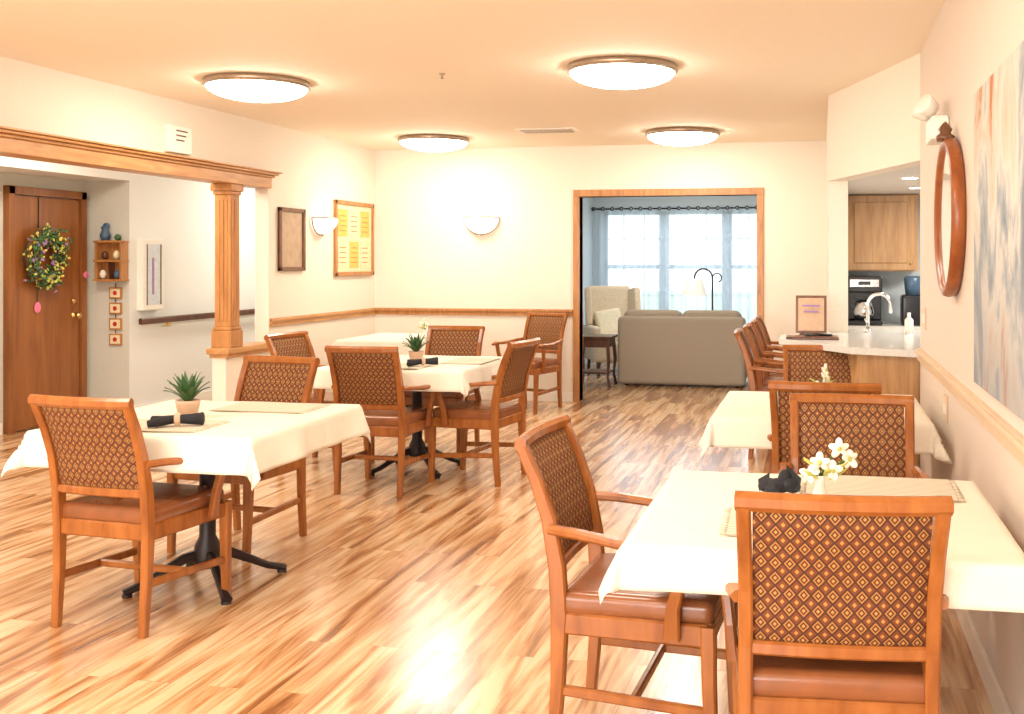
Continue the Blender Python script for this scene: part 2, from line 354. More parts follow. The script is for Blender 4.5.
# ------------------------------------------------------------------ door & hallway objects
b = MB(); dx = -6.798
b.b2((dx, 7.84, 0.01), (dx+0.04, 8.64, 2.03), M_door, 0.003)
b.b2((dx, 7.76, 0), (dx+0.06, 7.83, 2.11), M_door, 0.004); b.b2((dx, 8.65, 0), (dx+0.06, 8.72, 2.11), M_door, 0.004); b.b2((dx, 7.76, 2.04), (dx+0.06, 8.72, 2.11), M_door, 0.004)
b.lathe([(0.0, 0), (0.03, 0), (0.03, 0.01), (0.012, 0.015), (0.012, 0.04), (0.028, 0.05), (0.028, 0.07), (0.0, 0.08)], M_brass, 18, Matrix.Translation((dx+0.04, 8.56, 0.97)) @ RY(90))
b.lathe([(0.0, 0), (0.022, 0), (0.022, 0.015), (0.0, 0.018)], M_brass, 18, Matrix.Translation((dx+0.04, 8.56, 1.10)) @ RY(90))
b.obj('door_1')
b = MB(); wc = Vector((dx+0.10, 8.12, 1.50))
b.b2((dx+0.042, 8.113, 1.76), (dx+0.047, 8.123, 2.03), M_iron)
ring = [wc+Vector((0, math.cos(a)*0.18, math.sin(a)*0.22)) for a in [2*math.pi*i/24 for i in range(25)]]
b.tube(ring, 0.035, simple('twig_brown', (0.16, 0.08, 0.03), 0.9), 8)
for i in range(560):
    a = random.random()*6.283; rr = random.gauss(-0.02, 0.045); p = wc+Vector((random.uniform(-0.01, 0.07), math.cos(a)*(0.18+rr), math.sin(a)*(0.23+rr)))
    m = random.choice([M_leaf, M_leaf, M_leaf, M_leaf, M_yel, M_purple, M_leafy, M_leafy])
    R = Matrix.Rotation(random.random()*6.28, 4, 'X') @ Matrix.Rotation(random.uniform(-0.9, 0.9), 4, 'Z')
    b.sphere(p, random.uniform(0.014, 0.026), m, (0.35, 1.6 if m is M_leaf else 0.9, 0.6), R, 6, 4)
b.obj('flower_wreath')
b = MB(); b.sphere((dx+0.05, 8.10, 1.06), 0.05, M_pink, (0.1, 0.8, 1)); b.tube([(dx+0.045, 8.10, 1.08), (dx+0.045, 8.11, 1.26)], 0.004, M_ink, 6); b.obj('heart_tag')
b = MB(); b.sphere((dx+0.075, 8.685, 1.34), 0.035, M_pink, (0.2, 1, 0.9)); b.obj('pink_ornament')
b = MB(); fx, fy = -6.50, 8.793
b.b2((fx-0.14, fy-0.015, 1.28), (fx+0.14, fy, 1.66), M_oak)
for x in (fx-0.14, fx+0.12): b.b2((x, fy-0.10, 1.28), (x+0.02, fy, 1.66), M_oak, 0.003)
for z in (1.28, 1.46, 1.64): b.b2((fx-0.15, fy-0.11, z), (fx+0.15, fy, z+0.02), M_oak, 0.003)
b.b2((fx-0.01, fy-0.08, 1.30), (fx+0.01, fy, 1.46), M_dark)
for x, z, m in ((-0.08, 1.30, M_potw), (0.07, 1.30, M_blue), (-0.06, 1.48, M_dark), (0.06, 1.48, M_paper)): b.sphere((fx+x, fy-0.06, z+0.045), 0.03, m, (1, 1, 1.4))
b.obj('wall_curio_shelf')
b = MB(); b.lathe([(0, 0), (0.035, 0), (0.05, 0.05), (0.03, 0.1), (0.04, 0.13)], M_blue, 18, Matrix.Translation((fx-0.06, fy-0.055, 1.66)))
b.sphere((fx-0.05, fy-0.055, 1.80), 0.035, M_blue, (1, 0.6, 0.8)); b.sphere((fx+0.07, fy-0.055, 1.69), 0.03, M_leaf); b.obj('blue_figurine')
b = MB()
for i in range(4):
    z = 1.17-i*0.145
    b.b2((fx-0.05, fy-0.018, z-0.055), (fx+0.08, fy, z+0.055), M_oak, 0.004); b.b2((fx-0.035, fy-0.021, z-0.04), (fx+0.065, fy-0.016, z+0.04), M_paper)
    b.sphere((fx+0.015, fy-0.022, z), 0.022, M_red, (1, 0.2, 1)); b.tube([(fx+0.015, fy-0.01, z+0.05), (fx+0.015, fy-0.01, z+0.09)], 0.004, M_ink, 6)
b.obj('hanging_sign_blocks')
b = MB(); hx = -6.35; y0, y1 = 8.90, 9.22
b.b2((hx, y0, 1.0), (hx+0.07, y1, 1.68), M_plast, 0.006)
b.b2((hx+0.07, y0+0.05, 1.05), (hx+0.073, y1-0.05, 1.63), simple('cabinet_glass', (0.62, 0.66, 0.68), 0.1))
b.b2((hx+0.073, y0+0.05, 1.05), (hx+0.078, y0+0.06, 1.63), M_ink); b.b2((hx+0.073, y1-0.06, 1.05), (hx+0.078, y1-0.05, 1.63), M_ink)
b.b2((hx+0.073, y0+0.13, 1.15), (hx+0.076, y0+0.16, 1.5), M_purple)
b.obj('fire_extinguisher_cabinet')
b = MB(); b.sweep([(hx+0.075, 8.85, 0.90), (hx+0.075, 12.5, 0.90)], 0.035, 0.06, (1, 0, 0), M_dark, 0.01)
b.b2((hx+0.03, 8.9, 0.84), (hx+0.055, 12.5, 0.865), M_plast)
for y in (9.3, 10.3, 11.3, 12.3): b.b2((hx, y-0.02, 0.83), (hx+0.08, y+0.02, 0.88), M_brass)
b.obj('handrail')

# ------------------------------------------------------------------ left wall objects
b = MB(); b.b2((XL, 6.94, 2.27), (XL+0.05, 7.22, 2.47), M_plast, 0.008)
for i in range(3): b.b2((XL+0.05, 7.02, 2.43-i*0.035), (XL+0.052, 7.16-i*0.02, 2.44-i*0.035), M_ink)
b.obj('exit_sign')
def frame_y(name, y0, y1, z0, z1, fm, fw, inner, extra=None):
    b = MB(); x = XL+0.001
    b.b2((x, y0, z0), (x+0.012, y1, z1), inner)
    for a, c in (((x, y0, z0), (x+0.03, y0+fw, z1)), ((x, y1-fw, z0), (x+0.03, y1, z1)), ((x, y0, z0), (x+0.03, y1, z0+fw)), ((x, y0, z1-fw), (x+0.03, y1, z1))): b.b2(a, c, fm, 0.004)
    if extra: extra(b, x)
    b.obj(name)
frame_y('framed_notice', 8.58, 9.05, 1.38, 1.95, M_bframe, 0.035, simple('notice_print', (0.46, 0.33, 0.22), 0.4, var=0.12, scale=14))
def papers(b, x):
    for i in range(3):
        for j in range(2):
            yy = 9.75+i*0.26; zz = 1.40+j*0.32
            b.b2((x+0.012, yy, zz), (x+0.016, yy+0.21, zz+0.27), M_papery if (i+j) % 2 else M_paper)
            for k in range(4): b.b2((x+0.016, yy+0.03, zz+0.05+k*0.05), (x+0.017, yy+0.17, zz+0.06+k*0.05), M_oak)
frame_y('bulletin_board', 9.67, 10.58, 1.32, 2.08, M_oak, 0.04, M_paper, papers)
def sconce(name, loc, rz, w=0.19):
    b = MB(); b.lathe([(w*math.sin(a), -w*0.90*math.cos(a)) for a in [i*math.pi/2/10 for i in range(11)]], M_glow2, 20, None, True, math.pi, 2*math.pi)
    b.b2((-w*0.5, -0.012, -w*0.4), (w*0.5, 0, -0.01), M_plast)
    # metal rim: arc strap along the wall side + top band
    b.tube([(1.03*w*math.sin(a), -0.008, -w*0.93*math.cos(a)) for a in [-math.pi/2+i*math.pi/20 for i in range(21)]], 0.008, M_bronze, 8)
    b.tube([(w*1.01*math.cos(a), w*1.01*math.sin(a)-0.002, 0.0) for a in [math.pi+i*math.pi/20 for i in range(21)]], 0.007, M_bronze, 8)
    b.sphere((0, -w*0.15, -w*0.93), 0.016, M_bronze)
    return b.obj(name, loc, rz)
sconce('wall_sconce', (-3.52, YB-0.010, 1.93), 0, 0.19)
sconce('wall_sconce', (XL+0.010, 9.37, 1.88), math.radians(90), 0.17)

# ------------------------------------------------------------------ ceiling fixtures
b = MB()
b.lathe([(0.0, 0), (0.335, 0), (0.345, -0.015), (0.345, -0.035), (0.325, -0.045)], M_bronze, 48)
b.lathe([(0.325*math.cos(a), -0.040-0.09*math.sin(a)) for a in [i*math.pi/2/12 for i in range(13)]], M_glow, 48)
cl = b.mesh('ceiling_light')
for x, y in ((-3.70, 6.45), (-1.20, 6.37), (-3.70, 9.72), (-1.25, 9.65), (-3.56, 3.0), (-1.17, 3.0), (-3.56, 0.2), (-1.17, 0.2), (-5.5, 7.2), (-5.5, 10.8), (-5.5, 3.5), (-1.7, 13.2)): place(cl, 'ceiling_light', (x, y, H))  # unseen hall fixtures added to light the hall, sunroom one added for floor glare
b = MB(); b.b2((-2.72, 9.18, H-0.012), (-2.18, 9.44, H), M_plast, 0.003)
for i in range(8): b.b2((-2.68, 9.20+i*0.028, H-0.018), (-2.22, 9.215+i*0.028, H-0.01), M_bronze)
b.obj('ceiling_vent')
b = MB(); b.lathe([(0.0, 0), (0.02, 0), (0.02, -0.006), (0.008, -0.010), (0.006, -0.03), (0.011, -0.032), (0.011, -0.036), (0.0, -0.038)], M_bronze, 18); b.obj('fire_sprinkler', (-2.38, 6.4, H))

# ------------------------------------------------------------------ right wall objects
b = MB(); c0 = Matrix.Translation((XR-0.001, 4.66, 1.65)) @ RY(-90)
b.lathe([(0.0, 0), (0.325, 0), (0.335, 0.01), (0.340, 0.03), (0.335, 0.050), (0.320, 0.058), (0.305, 0.052), (0.295, 0.040)], wood('mirror_frame_wood', (0.22, 0.052, 0.011), (0.33, 0.095, 0.02), 0.3), 64, c0)
b.lathe([(0.0, 0.041), (0.297, 0.041)], M_mirror, 64, c0, False)
b.lathe([(0.0, 0), (0.035, 0.0), (0.04, 0.02), (0.022, 0.035), (0.03, 0.05), (0.012, 0.075), (0.0, 0.085)], M_bframe, 20, Matrix.Translation((XR-0.045, 4.66, 1.975)))
b.obj('round_wall_mirror')
b = MB(); ey, ez = 5.02, 2.07
b.b2((XR-0.08, ey-0.13, ez-0.06), (XR-0.001, ey+0.13, ez+0.05), M_plast, 0.015)
for s in (-0.08, 0.08):
    b.lathe([(0.0, 0), (0.035, 0.005), (0.045, 0.04), (0.05, 0.07), (0.045, 0.075), (0.0, 0.07)], M_plast, 24, Matrix.Translation((XR-0.06, ey+s, ez+0.075)) @ RX(50 if s < 0 else -30) @ RY(-50))
b.obj('emergency_light')
b = MB(); b.b2((-0.035, -0.72, -0.51), (-0.002, 0.72, 0.51), M_paint, 0.003); b.obj('canvas_painting', (XR, 3.17, 1.545))
for nm, y, z in (('light_switch', 6.0, 1.15), ('wall_outlet', 5.0, 0.79), ('wall_outlet', 2.6, 0.35)):
    b = MB(); b.b2((XR-0.008, y-0.055, z-0.06), (XR-0.001, y+0.055, z+0.06), M_railr if z > 0.5 else M_plast, 0.003)
    for s in (-0.025, 0.025): b.b2((XR-0.012, y+s-0.012, z-0.025), (XR-0.008, y+s+0.012, z+0.025), M_white)
    b.obj(nm)

# ------------------------------------------------------------------ kitchen
b = MB()
b.prism([(-0.27, 7.10), (0.18, 6.42), (0.555, 6.26), (0.565, 6.34), (1.2, 6.34), (1.2, 7.0), (0.95, 8.2), (0.21, 8.2), (0.21, 7.79), (0.04, 7.79), (-0.27, 7.45)], 0.91, 0.95, M_counter)
b.prism([(-0.02, 7.15), (0.22, 6.50), (0.56, 6.34), (1.15, 6.36), (1.15, 7.0), (0.9, 8.15), (0.22, 8.15), (0.22, 7.75), (0.04, 7.75), (-0.02, 7.5)], 0.0, 0.91, M_cab)
b.obj('kitchen_peninsula')
b = MB()
b.b2((0.21, 9.1, 0.0), (2.6, 9.69, 0.88), M_cab); b.b2((0.205, 9.06, 0.88), (2.62, 9.695, 0.92), M_counter, 0.005); b.obj('kitchen_base_cabinet')
b = MB()
b.b2((0.21, 9.37, 1.38), (0.83, 9.69, 2.045), M_cab)
for x0, x1 in ((0.23, 0.80),):
    b.b2((x0, 9.35, 1.39), (x1, 9.37, 2.035), M_cab, 0.004); b.b2((x0+0.06, 9.340, 1.45), (x1-0.06, 9.352, 1.98), M_cab, 0.008); b.sphere((x1-0.03, 9.34, 1.45), 0.012, M_brass)
b.obj('kitchen_wall_cabinet')
b = MB(); b.b2((-0.15, -0.15, 0), (0.15, 0.15, 0.04), M_blkp, 0.01); b.b2((-0.15, 0.02, 0.04), (0.15, 0.15, 0.36), M_blkp, 0.01); b.b2((-0.15, -0.15, 0.28), (0.15, 0.15, 0.42), M_blkp, 0.012)
b.b2((-0.12, -0.156, 0.33), (0.12, -0.148, 0.39), M_chrome); b.b2((-0.05, -0.16, 0.345), (0.05, -0.155, 0.375), M_blkp); b.lathe([(0, 0), (0.07, 0), (0.09, 0.06), (0.07, 0.14), (0.05, 0.16)], M_chrome, 24, Matrix.Translation((0, -0.05, 0.05))); b.obj('coffee_maker', (0.37, 9.3, 0.92))
b = MB(); b.box((0, 0, 0.13), (0.20, 0.2, 0.26), M_blkp, 0.03, None, 4); b.lathe([(0, 0.24), (0.06, 0.24), (0.075, 0.4), (0.06, 0.42), (0, 0.42)], M_blue, 20); b.obj('kitchen_blender', (0.78, 9.3, 0.92))
b = MB(); b.lathe([(0.0, 0), (0.03, 0), (0.03, 0.02), (0.016, 0.03)], M_chrome, 18)
b.tube([(0, 0, 0.02), (0, 0, 0.20)]+[(0.08-0.08*math.cos(a), 0, 0.20+0.08*math.sin(a)) for a in [math.pi*i/10 for i in range(1, 11)]]+[(0.16, 0, 0.14)], 0.013, M_chrome); b.tube([(0, 0.0, 0.06), (-0.02, -0.09, 0.1)], 0.009, M_chrome)
b.obj('kitchen_faucet', (0.34, 7.8, 0.95))
b = MB(); b.lathe([(0.0, 0), (0.03, 0), (0.03, 0.10), (0.012, 0.12), (0.012, 0.15), (0, 0.15)], M_white, 20); b.obj('soap_bottle', (0.62, 7.7, 0.95))
b = MB()
b.box((0, 0, 0.15), (0.21, 0.015, 0.26), M_bframe, 0.003, RX(-8)); b.box((0, -0.009, 0.15), (0.175, 0.006, 0.225), simple('sign_print', (0.60, 0.40, 0.26), 0.5), 0, RX(-8)); b.b2((-0.08, 0.0, 0.0), (0.08, 0.08, 0.02), M_bframe)
for i in range(4): b.box((0, -0.013-(0.15-(0.21-i*0.04))*-0.14, 0.21-i*0.04), (0.12-0.02*(i % 2), 0.003, 0.012), M_purple, 0, RX(-8))
b.obj('framed_counter_sign', (-0.06, 7.35, 0.95))
b = MB(); b.b2((-0.22, -0.1, 0), (0.12, 0.1, 0.018), M_dark, 0.006); b.tube([(-0.1, 0, 0.025), (0.08, 0.03, 0.025)], 0.008, M_blkp, 8); b.obj('serving_tray', (-0.0, 7.1, 0.95))

# ------------------------------------------------------------------ dining chair
def chair_mesh():
    b = MB(); k = 0.965
    for s in (-k, k):
        b.sweep([(s*0.218, -0.245, 0), (s*0.220, -0.228, 0.22), (s*0.222, -0.222, 0.42), (s*0.222, -0.230, 0.56), (s*0.222, -0.255, 0.70), (s*0.225, -0.292, 0.81), (s*0.228, -0.338, 0.912)],
                0.034, [0.034, 0.042, 0.052, 0.050, 0.044, 0.038, 0.034], (1, 0, 0), M_chair)
        b.sweep([(s*0.235, 0.235, 0), (s*0.238, 0.225, 0.25), (s*0.24, 0.222, 0.43)], [0.034, 0.040, 0.044], [0.034, 0.04, 0.044], (1, 0, 0), M_chair)
        b.sweep([(s*0.256, 0.12, 0.39), (s*0.266, 0.125, 0.48), (s*0.278, 0.15, 0.57), (s*0.280, 0.165, 0.645)], 0.028, [0.05, 0.04, 0.036, 0.04], (1, 0, 0), M_chair)
        b.sweep([(s*0.240, -0.250, 0.675), (s*0.258, -0.16, 0.670), (s*0.275, -0.03, 0.655), (s*0.282, 0.10, 0.652), (s*0.282, 0.19, 0.657), (s*0.278, 0.235, 0.645)],
                [0.032, 0.036, 0.044, 0.052, 0.052, 0.04], [0.028, 0.028, 0.026, 0.026, 0.026, 0.02], (1, 0, 0), M_chair, 0.008)
        b.sweep([(s*0.224, -0.225, 0.40), (s*0.240, 0.22, 0.40)], 0.024, 0.065, (1, 0, 0), M_chair)
        b.sweep([(s*0.220, -0.225, 0.20), (s*0.238, 0.225, 0.18)], 0.02, 0.032, (1, 0, 0), M_chair)
    b.sweep([(-0.23*k, 0.222, 0.40), (0.23*k, 0.222, 0.40)], 0.024, 0.065, (0, 1, 0), M_chair)
    b.sweep([(-0.21*k, -0.222, 0.40), (0.21*k, -0.222, 0.40)], 0.024, 0.065, (0, 1, 0), M_chair)
    b.sweep([(-0.228*k, 0.0, 0.19), (0.228*k, 0.0, 0.19)], 0.022, 0.03, (0, 1, 0), M_chair)
    b.sweep([(k*x, -0.338-0.022*(1-(x/0.245)**2), 0.920) for x in [-0.246+0.0492*i for i in range(11)]], 0.034, 0.044, (0, 1, 0), M_chair, 0.012)
    b.sweep([(k*x, -0.234-0.012*(1-(x/0.22)**2), 0.555) for x in [-0.21+0.042*i for i in range(11)]], 0.030, 0.034, (0, 1, 0), M_chair, 0.006)
    nx, nz = 12, 10; prof = [(0.57, -0.233), (0.70, -0.257), (0.81, -0.295), (0.904, -0.336)]
    def yb(z):
        for (z0, y0), (z1, y1) in zip(prof, prof[1:]):
            if z <= z1+1e-6: return y0+(y1-y0)*(z-z0)/(z1-z0)
        return prof[-1][1]
    for sgn in (1, -1):
        vs = []; fs = []
        for j in range(nz+1):
            z = 0.57+(0.904-0.57)*j/nz
            for i in range(nx+1):
                u = i/nx*2-1; x = u*0.206*k; v = j/nz*2-1
                bulge = 0.016*(1-abs(u)**6)*(1-abs(v)**6)+0.002
                vs.append((x, yb(z)-0.015*(1-u*u)+sgn*bulge, z))
        for j in range(nz):
            for i in range(nx):
                f = [j*(nx+1)+i, j*(nx+1)+i+1, (j+1)*(nx+1)+i+1, (j+1)*(nx+1)+i]; fs.append(f if sgn < 0 else f[::-1])
        b.add(vs, fs, M_fab, True)
    b.box((0, 0.005, 0.455), (0.47*k, 0.46, 0.075), M_seat, 0.032, None, 5, True)
    return b.mesh('dining_chair')
CH = chair_mesh()
for x, y, r in ((0.025, 2.74, 4), (-0.52, 3.21, -93), (0.12, 3.86, 180), (0.03, 4.96, -2), (0.01, 6.32, 180),
                (-2.77, 3.93, -6), (-2.95, 4.97, 172), (-2.77, 6.40, -1), (-2.27, 6.80, 82), (-3.50, 7.05, -98), (-2.90, 7.78, 180), (-2.84, 10.08, 162),
                (-0.27, 8.05, -88), (-0.25, 8.75, -90), (-0.24, 9.42, -90), (-0.24, 10.1, -90)):
    place(CH, 'dining_chair', (x, y, 0), r)

# ------------------------------------------------------------------ tables
def table_mesh(half):
    b = MB()
    b.box((0, 0, 0.738), (2*half, 2*half, 0.03), M_chair, 0.008); b.box((0, 0, 0.70), (0.4, 0.4, 0.04), M_iron, 0.01)
    b.lathe([(0.0, 0.70), (0.06, 0.70), (0.045, 0.66), (0.036, 0.55), (0.036, 0.22), (0.055, 0.18), (0.065, 0.12), (0.05, 0.08), (0.0, 0.08)], M_iron, 24)
    for q in range(4):
        a = math.radians(45+90*q); d = Vector((math.cos(a), math.sin(a), 0)); pts = []
        for r, z in ((0.03, 0.14), (0.10, 0.13), (0.19, 0.085), (0.27, 0.042), (0.32, 0.028), (0.35, 0.02)): pts.append(d*r+Vector((0, 0, z)))
        b.sweep(pts, [0.035, 0.036, 0.034, 0.034, 0.04, 0.045], [0.045, 0.042, 0.036, 0.03, 0.028, 0.026], (-d.y, d.x, 0), M_iron, 0.008)
        b.lathe([(0, 0), (0.022, 0), (0.022, 0.012), (0, 0.012)], M_iron, 12, Matrix.Translation(d*0.335))
    return b.mesh('dining_table')
TB1 = table_mesh(0.5); TB2 = table_mesh(0.475)
def cloth(name, loc, seed, half, over, flare):
    rnd = random.Random(seed); ph = [rnd.uniform(0, 6.28) for _ in range(4)]
    n = 80; c = half+over; vs = []; fs = []
    for j in range(n+1):
        for i in range(n+1):
            x = -c+2*c*i/n; y = -c+2*c*j/n
            ex = max(abs(x)-half, 0); ey = max(abs(y)-half, 0); e = math.hypot(ex, ey)
            z = 0.757; px, py = x, y
            if e > 0:
                cx = max(-half, min(half, x)); cy = max(-half, min(half, y))
                dxn = (math.copysign(ex, x))/e; dyn = (math.copysign(ey, y))/e
                s = x*abs(dyn)+y*abs(dxn)
                fl = flare+0.15*math.sin(s*9+ph[0])+0.10*math.sin(s*19+ph[1])
                if ex > 0 and ey > 0: fl += 0.20*min(ex, ey)/max(ex, ey)
                fl = max(fl, 0.04)
                r = 0.012; out = min(e, r)*0.8+max(e-r, 0)*fl; dz = 0.003+max(e-r*0.4, 0)*math.sqrt(max(0.1, 1-fl*fl))
                px = cx+dxn*out; py = cy+dyn*out; z -= dz
            else: z += 0.0012*math.sin(x*13+ph[2])*math.sin(y*11+ph[3])
            vs.append((px, py, z))
    for j in range(n):
        for i in range(n): q = j*(n+1)+i; fs.append([q, q+1, q+n+2, q+n+1])
    b = MB(); b.add(vs, fs, M_cloth, True); o = b.obj(name, loc, 0)
    m = o.modifiers.new('thick', 'SOLIDIFY'); m.thickness = 0.002; m.offset = 1
for i, (x, y, me, hf, ov, fl) in enumerate(((0.0, 3.04, TB2, 0.482, 0.105, 0.13), (0.0, 5.26, TB2, 0.482, 0.14, 0.13), (-2.73, 4.33, TB1, 0.505, 0.145, 0.12), (-2.78, 6.98, TB1, 0.505, 0.14, 0.15), (-3.80, 9.3, TB2, 0.482, 0.14, 0.15))):
    place(me, 'dining_table', (x, y, 0)); cloth('tablecloth', (x, y, 0.0), i+3, hf, ov, fl)

# ------------------------------------------------------------------ table top things
ZT = 0.7605
def placemat_mesh():
    b = MB(); b.b2((-0.22, -0.15, 0), (0.22, 0.15, 0.005), M_mat, 0.0015)
    for s in (-1, 1):
        for i in range(30):
            y = -0.145+i*0.01; b.tube([(s*0.22, y, 0.002), (s*(0.237+0.004*random.random()), y+random.uniform(-0.004, 0.004), 0.001)], 0.0018, M_mat, 5)
    return b.mesh('placemat')
PM = placemat_mesh()
for x, y, r in ((-0.02, 2.84, 2), (0.18, 3.34, -1), (0.05, 4.99, 0), (-0.02, 5.60, 0), (-2.76, 4.03, 3), (-2.58, 4.63, 0), (-2.8, 6.62, 0), (-2.42, 7.08, 90)):
    place(PM, 'placemat', (x, y, ZT+0.0012), r)
def napkin_mesh():
    b = MB()
    b.tube([(-0.10, 0.015, 0.024), (-0.06, 0.0, 0.027), (0, 0, 0.030), (0.05, 0.0, 0.028), (0.10, -0.01, 0.030)], [0.022, 0.019, 0.018, 0.022, 0.028], M_blk, 12)
    b.tube([(-0.11, -0.04, 0.018), (-0.05, -0.01, 0.026), (0.0, 0.01, 0.028)], [0.016, 0.02, 0.014], M_blk, 10)
    b.lathe([(0.022, -0.012), (0.027, -0.006), (0.027, 0.006), (0.022, 0.012)], M_pot, 18, Matrix.Translation((0, 0, 0.030)) @ RY(90))
    return b.mesh('folded_napkin')
NP = napkin_mesh()
for x, y, r in ((-2.66, 4.00, 25), (-2.60, 6.63, 35)): place(NP, 'folded_napkin', (x, y, ZT+0.0075), r)
b = MB()
for sx, sy, sz_, r_, px_, py_, pz_ in ((1.3, .8, .7, .032, 0, 0, .026), (1.2, .7, .75, .028, -.035, .01, .024), (1.1, .7, .8, .028, .035, -.005, .028), (.7, .5, 1.0, .03, .015, .0, .046), (.9, .6, .6, .028, -.02, -.03, .018)):
    b.sphere((px_, py_, pz_), r_, M_blk, (sx, sy, sz_), RZ(px_*600) @ RY(px_*500), 10, 7)
b.add([(-0.03, -0.01, 0.03), (-0.065, 0.01, 0.04), (-0.06, -0.03, 0.012), (-0.03, 0.02, 0.06)], [[0, 1, 2], [0, 3, 1]], M_blk)
b.add([(0.02, -0.01, 0.03), (0.065, 0.0, 0.05), (0.06, -0.03, 0.015), (0.02, 0.01, 0.088)], [[0, 1, 2], [0, 3, 1]], M_blk); b.obj('black_napkin', (-0.12, 3.20, ZT))
def plant_mesh():
    b = MB()
    b.lathe([(0.0, 0), (0.034, 0), (0.046, 0.065), (0.048, 0.075), (0.042, 0.075), (0.040, 0.066), (0.0, 0.066)], M_pot, 24)
    for q in range(26):
        a = q*2.4; tilt = 0.22+0.68*(q/26); Lh = 0.13-0.03*(q/26); d = Vector((math.cos(a), math.sin(a), 0)); sd = Vector((-d.y, d.x, 0))
        vs = []; nseg = 5
        for i in range(nseg+1):
            t = i/nseg; ang = tilt*(0.7+0.5*t); p = d*(math.sin(ang)*Lh*t+0.006)+Vector((0, 0, 0.066+math.cos(ang)*Lh*t)); w = 0.013*math.sin(math.pi*(0.2+0.8*t))*(1.0 if t < 1 else 0)+0.0005
            vs += [p-sd*w, p+Vector((0, 0, -0.004)), p+sd*w]
        fs = []
        for i in range(nseg): o = i*3; fs += [[o, o+1, o+4, o+3], [o+1, o+2, o+5, o+4]]
        b.add(vs, fs, M_leaf, True)
    return b.mesh('potted_succulent')
PL = plant_mesh()
place(PL, 'potted_succulent', (-2.77, 4.24, ZT), 0, 1.12); place(PL, 'potted_succulent', (-2.74, 6.86, ZT), 40, 1.12)
def orchid_mesh():
    b = MB()
    b.lathe([(0.0, 0), (0.016, 0), (0.019, 0.02), (0.011, 0.05), (0.014, 0.07)], M_potw, 18)
    rnd = random.Random(4)
    pts = [Vector((-0.025, -0.01, 0.075)), Vector((0.0, -0.02, 0.105)), Vector((0.045, 0.0, 0.135)), Vector((0.07, 0.01, 0.11)), Vector((0.03, -0.02, 0.085))]
    for p in pts: b.tube([(0, 0, 0.06), (p.x*0.4, p.y*0.4, 0.06+(p.z-0.06)*0.6), p], 0.0022, M_leaf, 6)
    for p in pts:
        for q in range(5):
            a = q*1.2566; R = Matrix.Rotation(rnd.uniform(-0.9, 0.9), 4, 'Z') @ Matrix.Rotation(rnd.uniform(-0.9, 0.5), 4, 'X') @ Matrix.Rotation(a, 4, 'Y')
            b.sphere(p+(R @ Vector((0, 0, 0.012))), 0.012, M_petal, (0.8, 0.25, 1.2), R, 8, 6)
        b.sphere(p+Vector((0, -0.006, 0)), 0.006, M_leafy, (1, 1, 1), None, 6, 5)
    for q in range(6):
        a = q*1.15+0.3; b.sphere((0.035*math.cos(a)+0.01, 0.03*math.sin(a), 0.072+0.01*(q % 3)), 0.028, M_leafy, (1, 0.3, 0.12), Matrix.Rotation(a, 4, 'Z') @ RY(-30), 8, 5)
    return b.mesh('orchid_arrangement')
OR = orchid_mesh()
place(OR, 'orchid_arrangement', (0.0, 3.09, ZT), 0, 1.2); place(OR, 'orchid_arrangement', (0.0, 5.30, ZT), 60, 1.2); place(OR, 'orchid_arrangement', (-3.55, 9.1, ZT), 120, 1.2)

# ------------------------------------------------------------------ sunroom furniture
b = MB(); W = 1.50
b.box((0, 0.47, 0.21), (W-0.04, 0.82, 0.32), M_sofa, 0.05, None, 4)
b.box((0, 0.12, 0.42), (W, 0.24, 0.80), M_sofa, 0.07, None, 5)
for s in (-1, 1):
    b.box((s*(W/2-0.10), 0.50, 0.34), (0.22, 0.84, 0.56), M_sofa, 0.09, None, 5)
    b.box((s*0.350, 0.21, 0.71), (0.70, 0.28, 0.36), M_sofa, 0.11, RX(-6), 6)
    b.box((s*0.32, 0.60, 0.42), (0.62, 0.62, 0.16), M_sofa, 0.05, None, 4)
    for y in (0.10, 0.82): b.lathe([(0, 0), (0.025, 0), (0.03, 0.08), (0, 0.08)], M_dark, 14, Matrix.Translation((s*(W/2-0.1), y, 0)))
b.obj('sofa', (-1.60, 12.15, 0))
b = MB()
b.box((0, 0, 0.30), (0.70, 0.70, 0.26), M_wing, 0.05, None, 4); b.box((0, 0.02, 0.47), (0.52, 0.60, 0.14), M_wing, 0.05, None, 4)
b.box((0, -0.32, 0.78), (0.60, 0.14, 0.72), M_wing, 0.06, RX(8), 5)
for s in (-1, 1):
    b.box((s*0.32, 0.0, 0.52), (0.12, 0.62, 0.22), M_wing, 0.055, None, 5); b.box((s*0.31, -0.20, 0.86), (0.09, 0.28, 0.50), M_wing, 0.04, RX(10) @ RZ(s*-14), 5)
    b.sweep([(s*0.28, 0.28, 0.20), (s*0.30, 0.32, 0.08), (s*0.29, 0.31, 0)], [0.06, 0.045, 0.035], [0.06, 0.045, 0.035], (1, 0, 0), M_dark); b.sweep([(s*0.28, -0.28, 0.2), (s*0.28, -0.36, 0)], 0.04, 0.04, (1, 0, 0), M_dark)
b.box((0.05, -0.12, 0.66), (0.36, 0.12, 0.34), M_pillow, 0.055, RX(14) @ RY(10), 5)
b.obj('wingback_chair', (-2.66, 13.6, 0), math.radians(205))
b = MB()
b.box((0, 0, 0.575), (0.46, 0.46, 0.03), M_dark, 0.008); b.box((0, 0, 0.51), (0.40, 0.40, 0.10), M_dark, 0.005); b.box((0, 0, 0.16), (0.38, 0.38, 0.02), M_dark, 0.003)
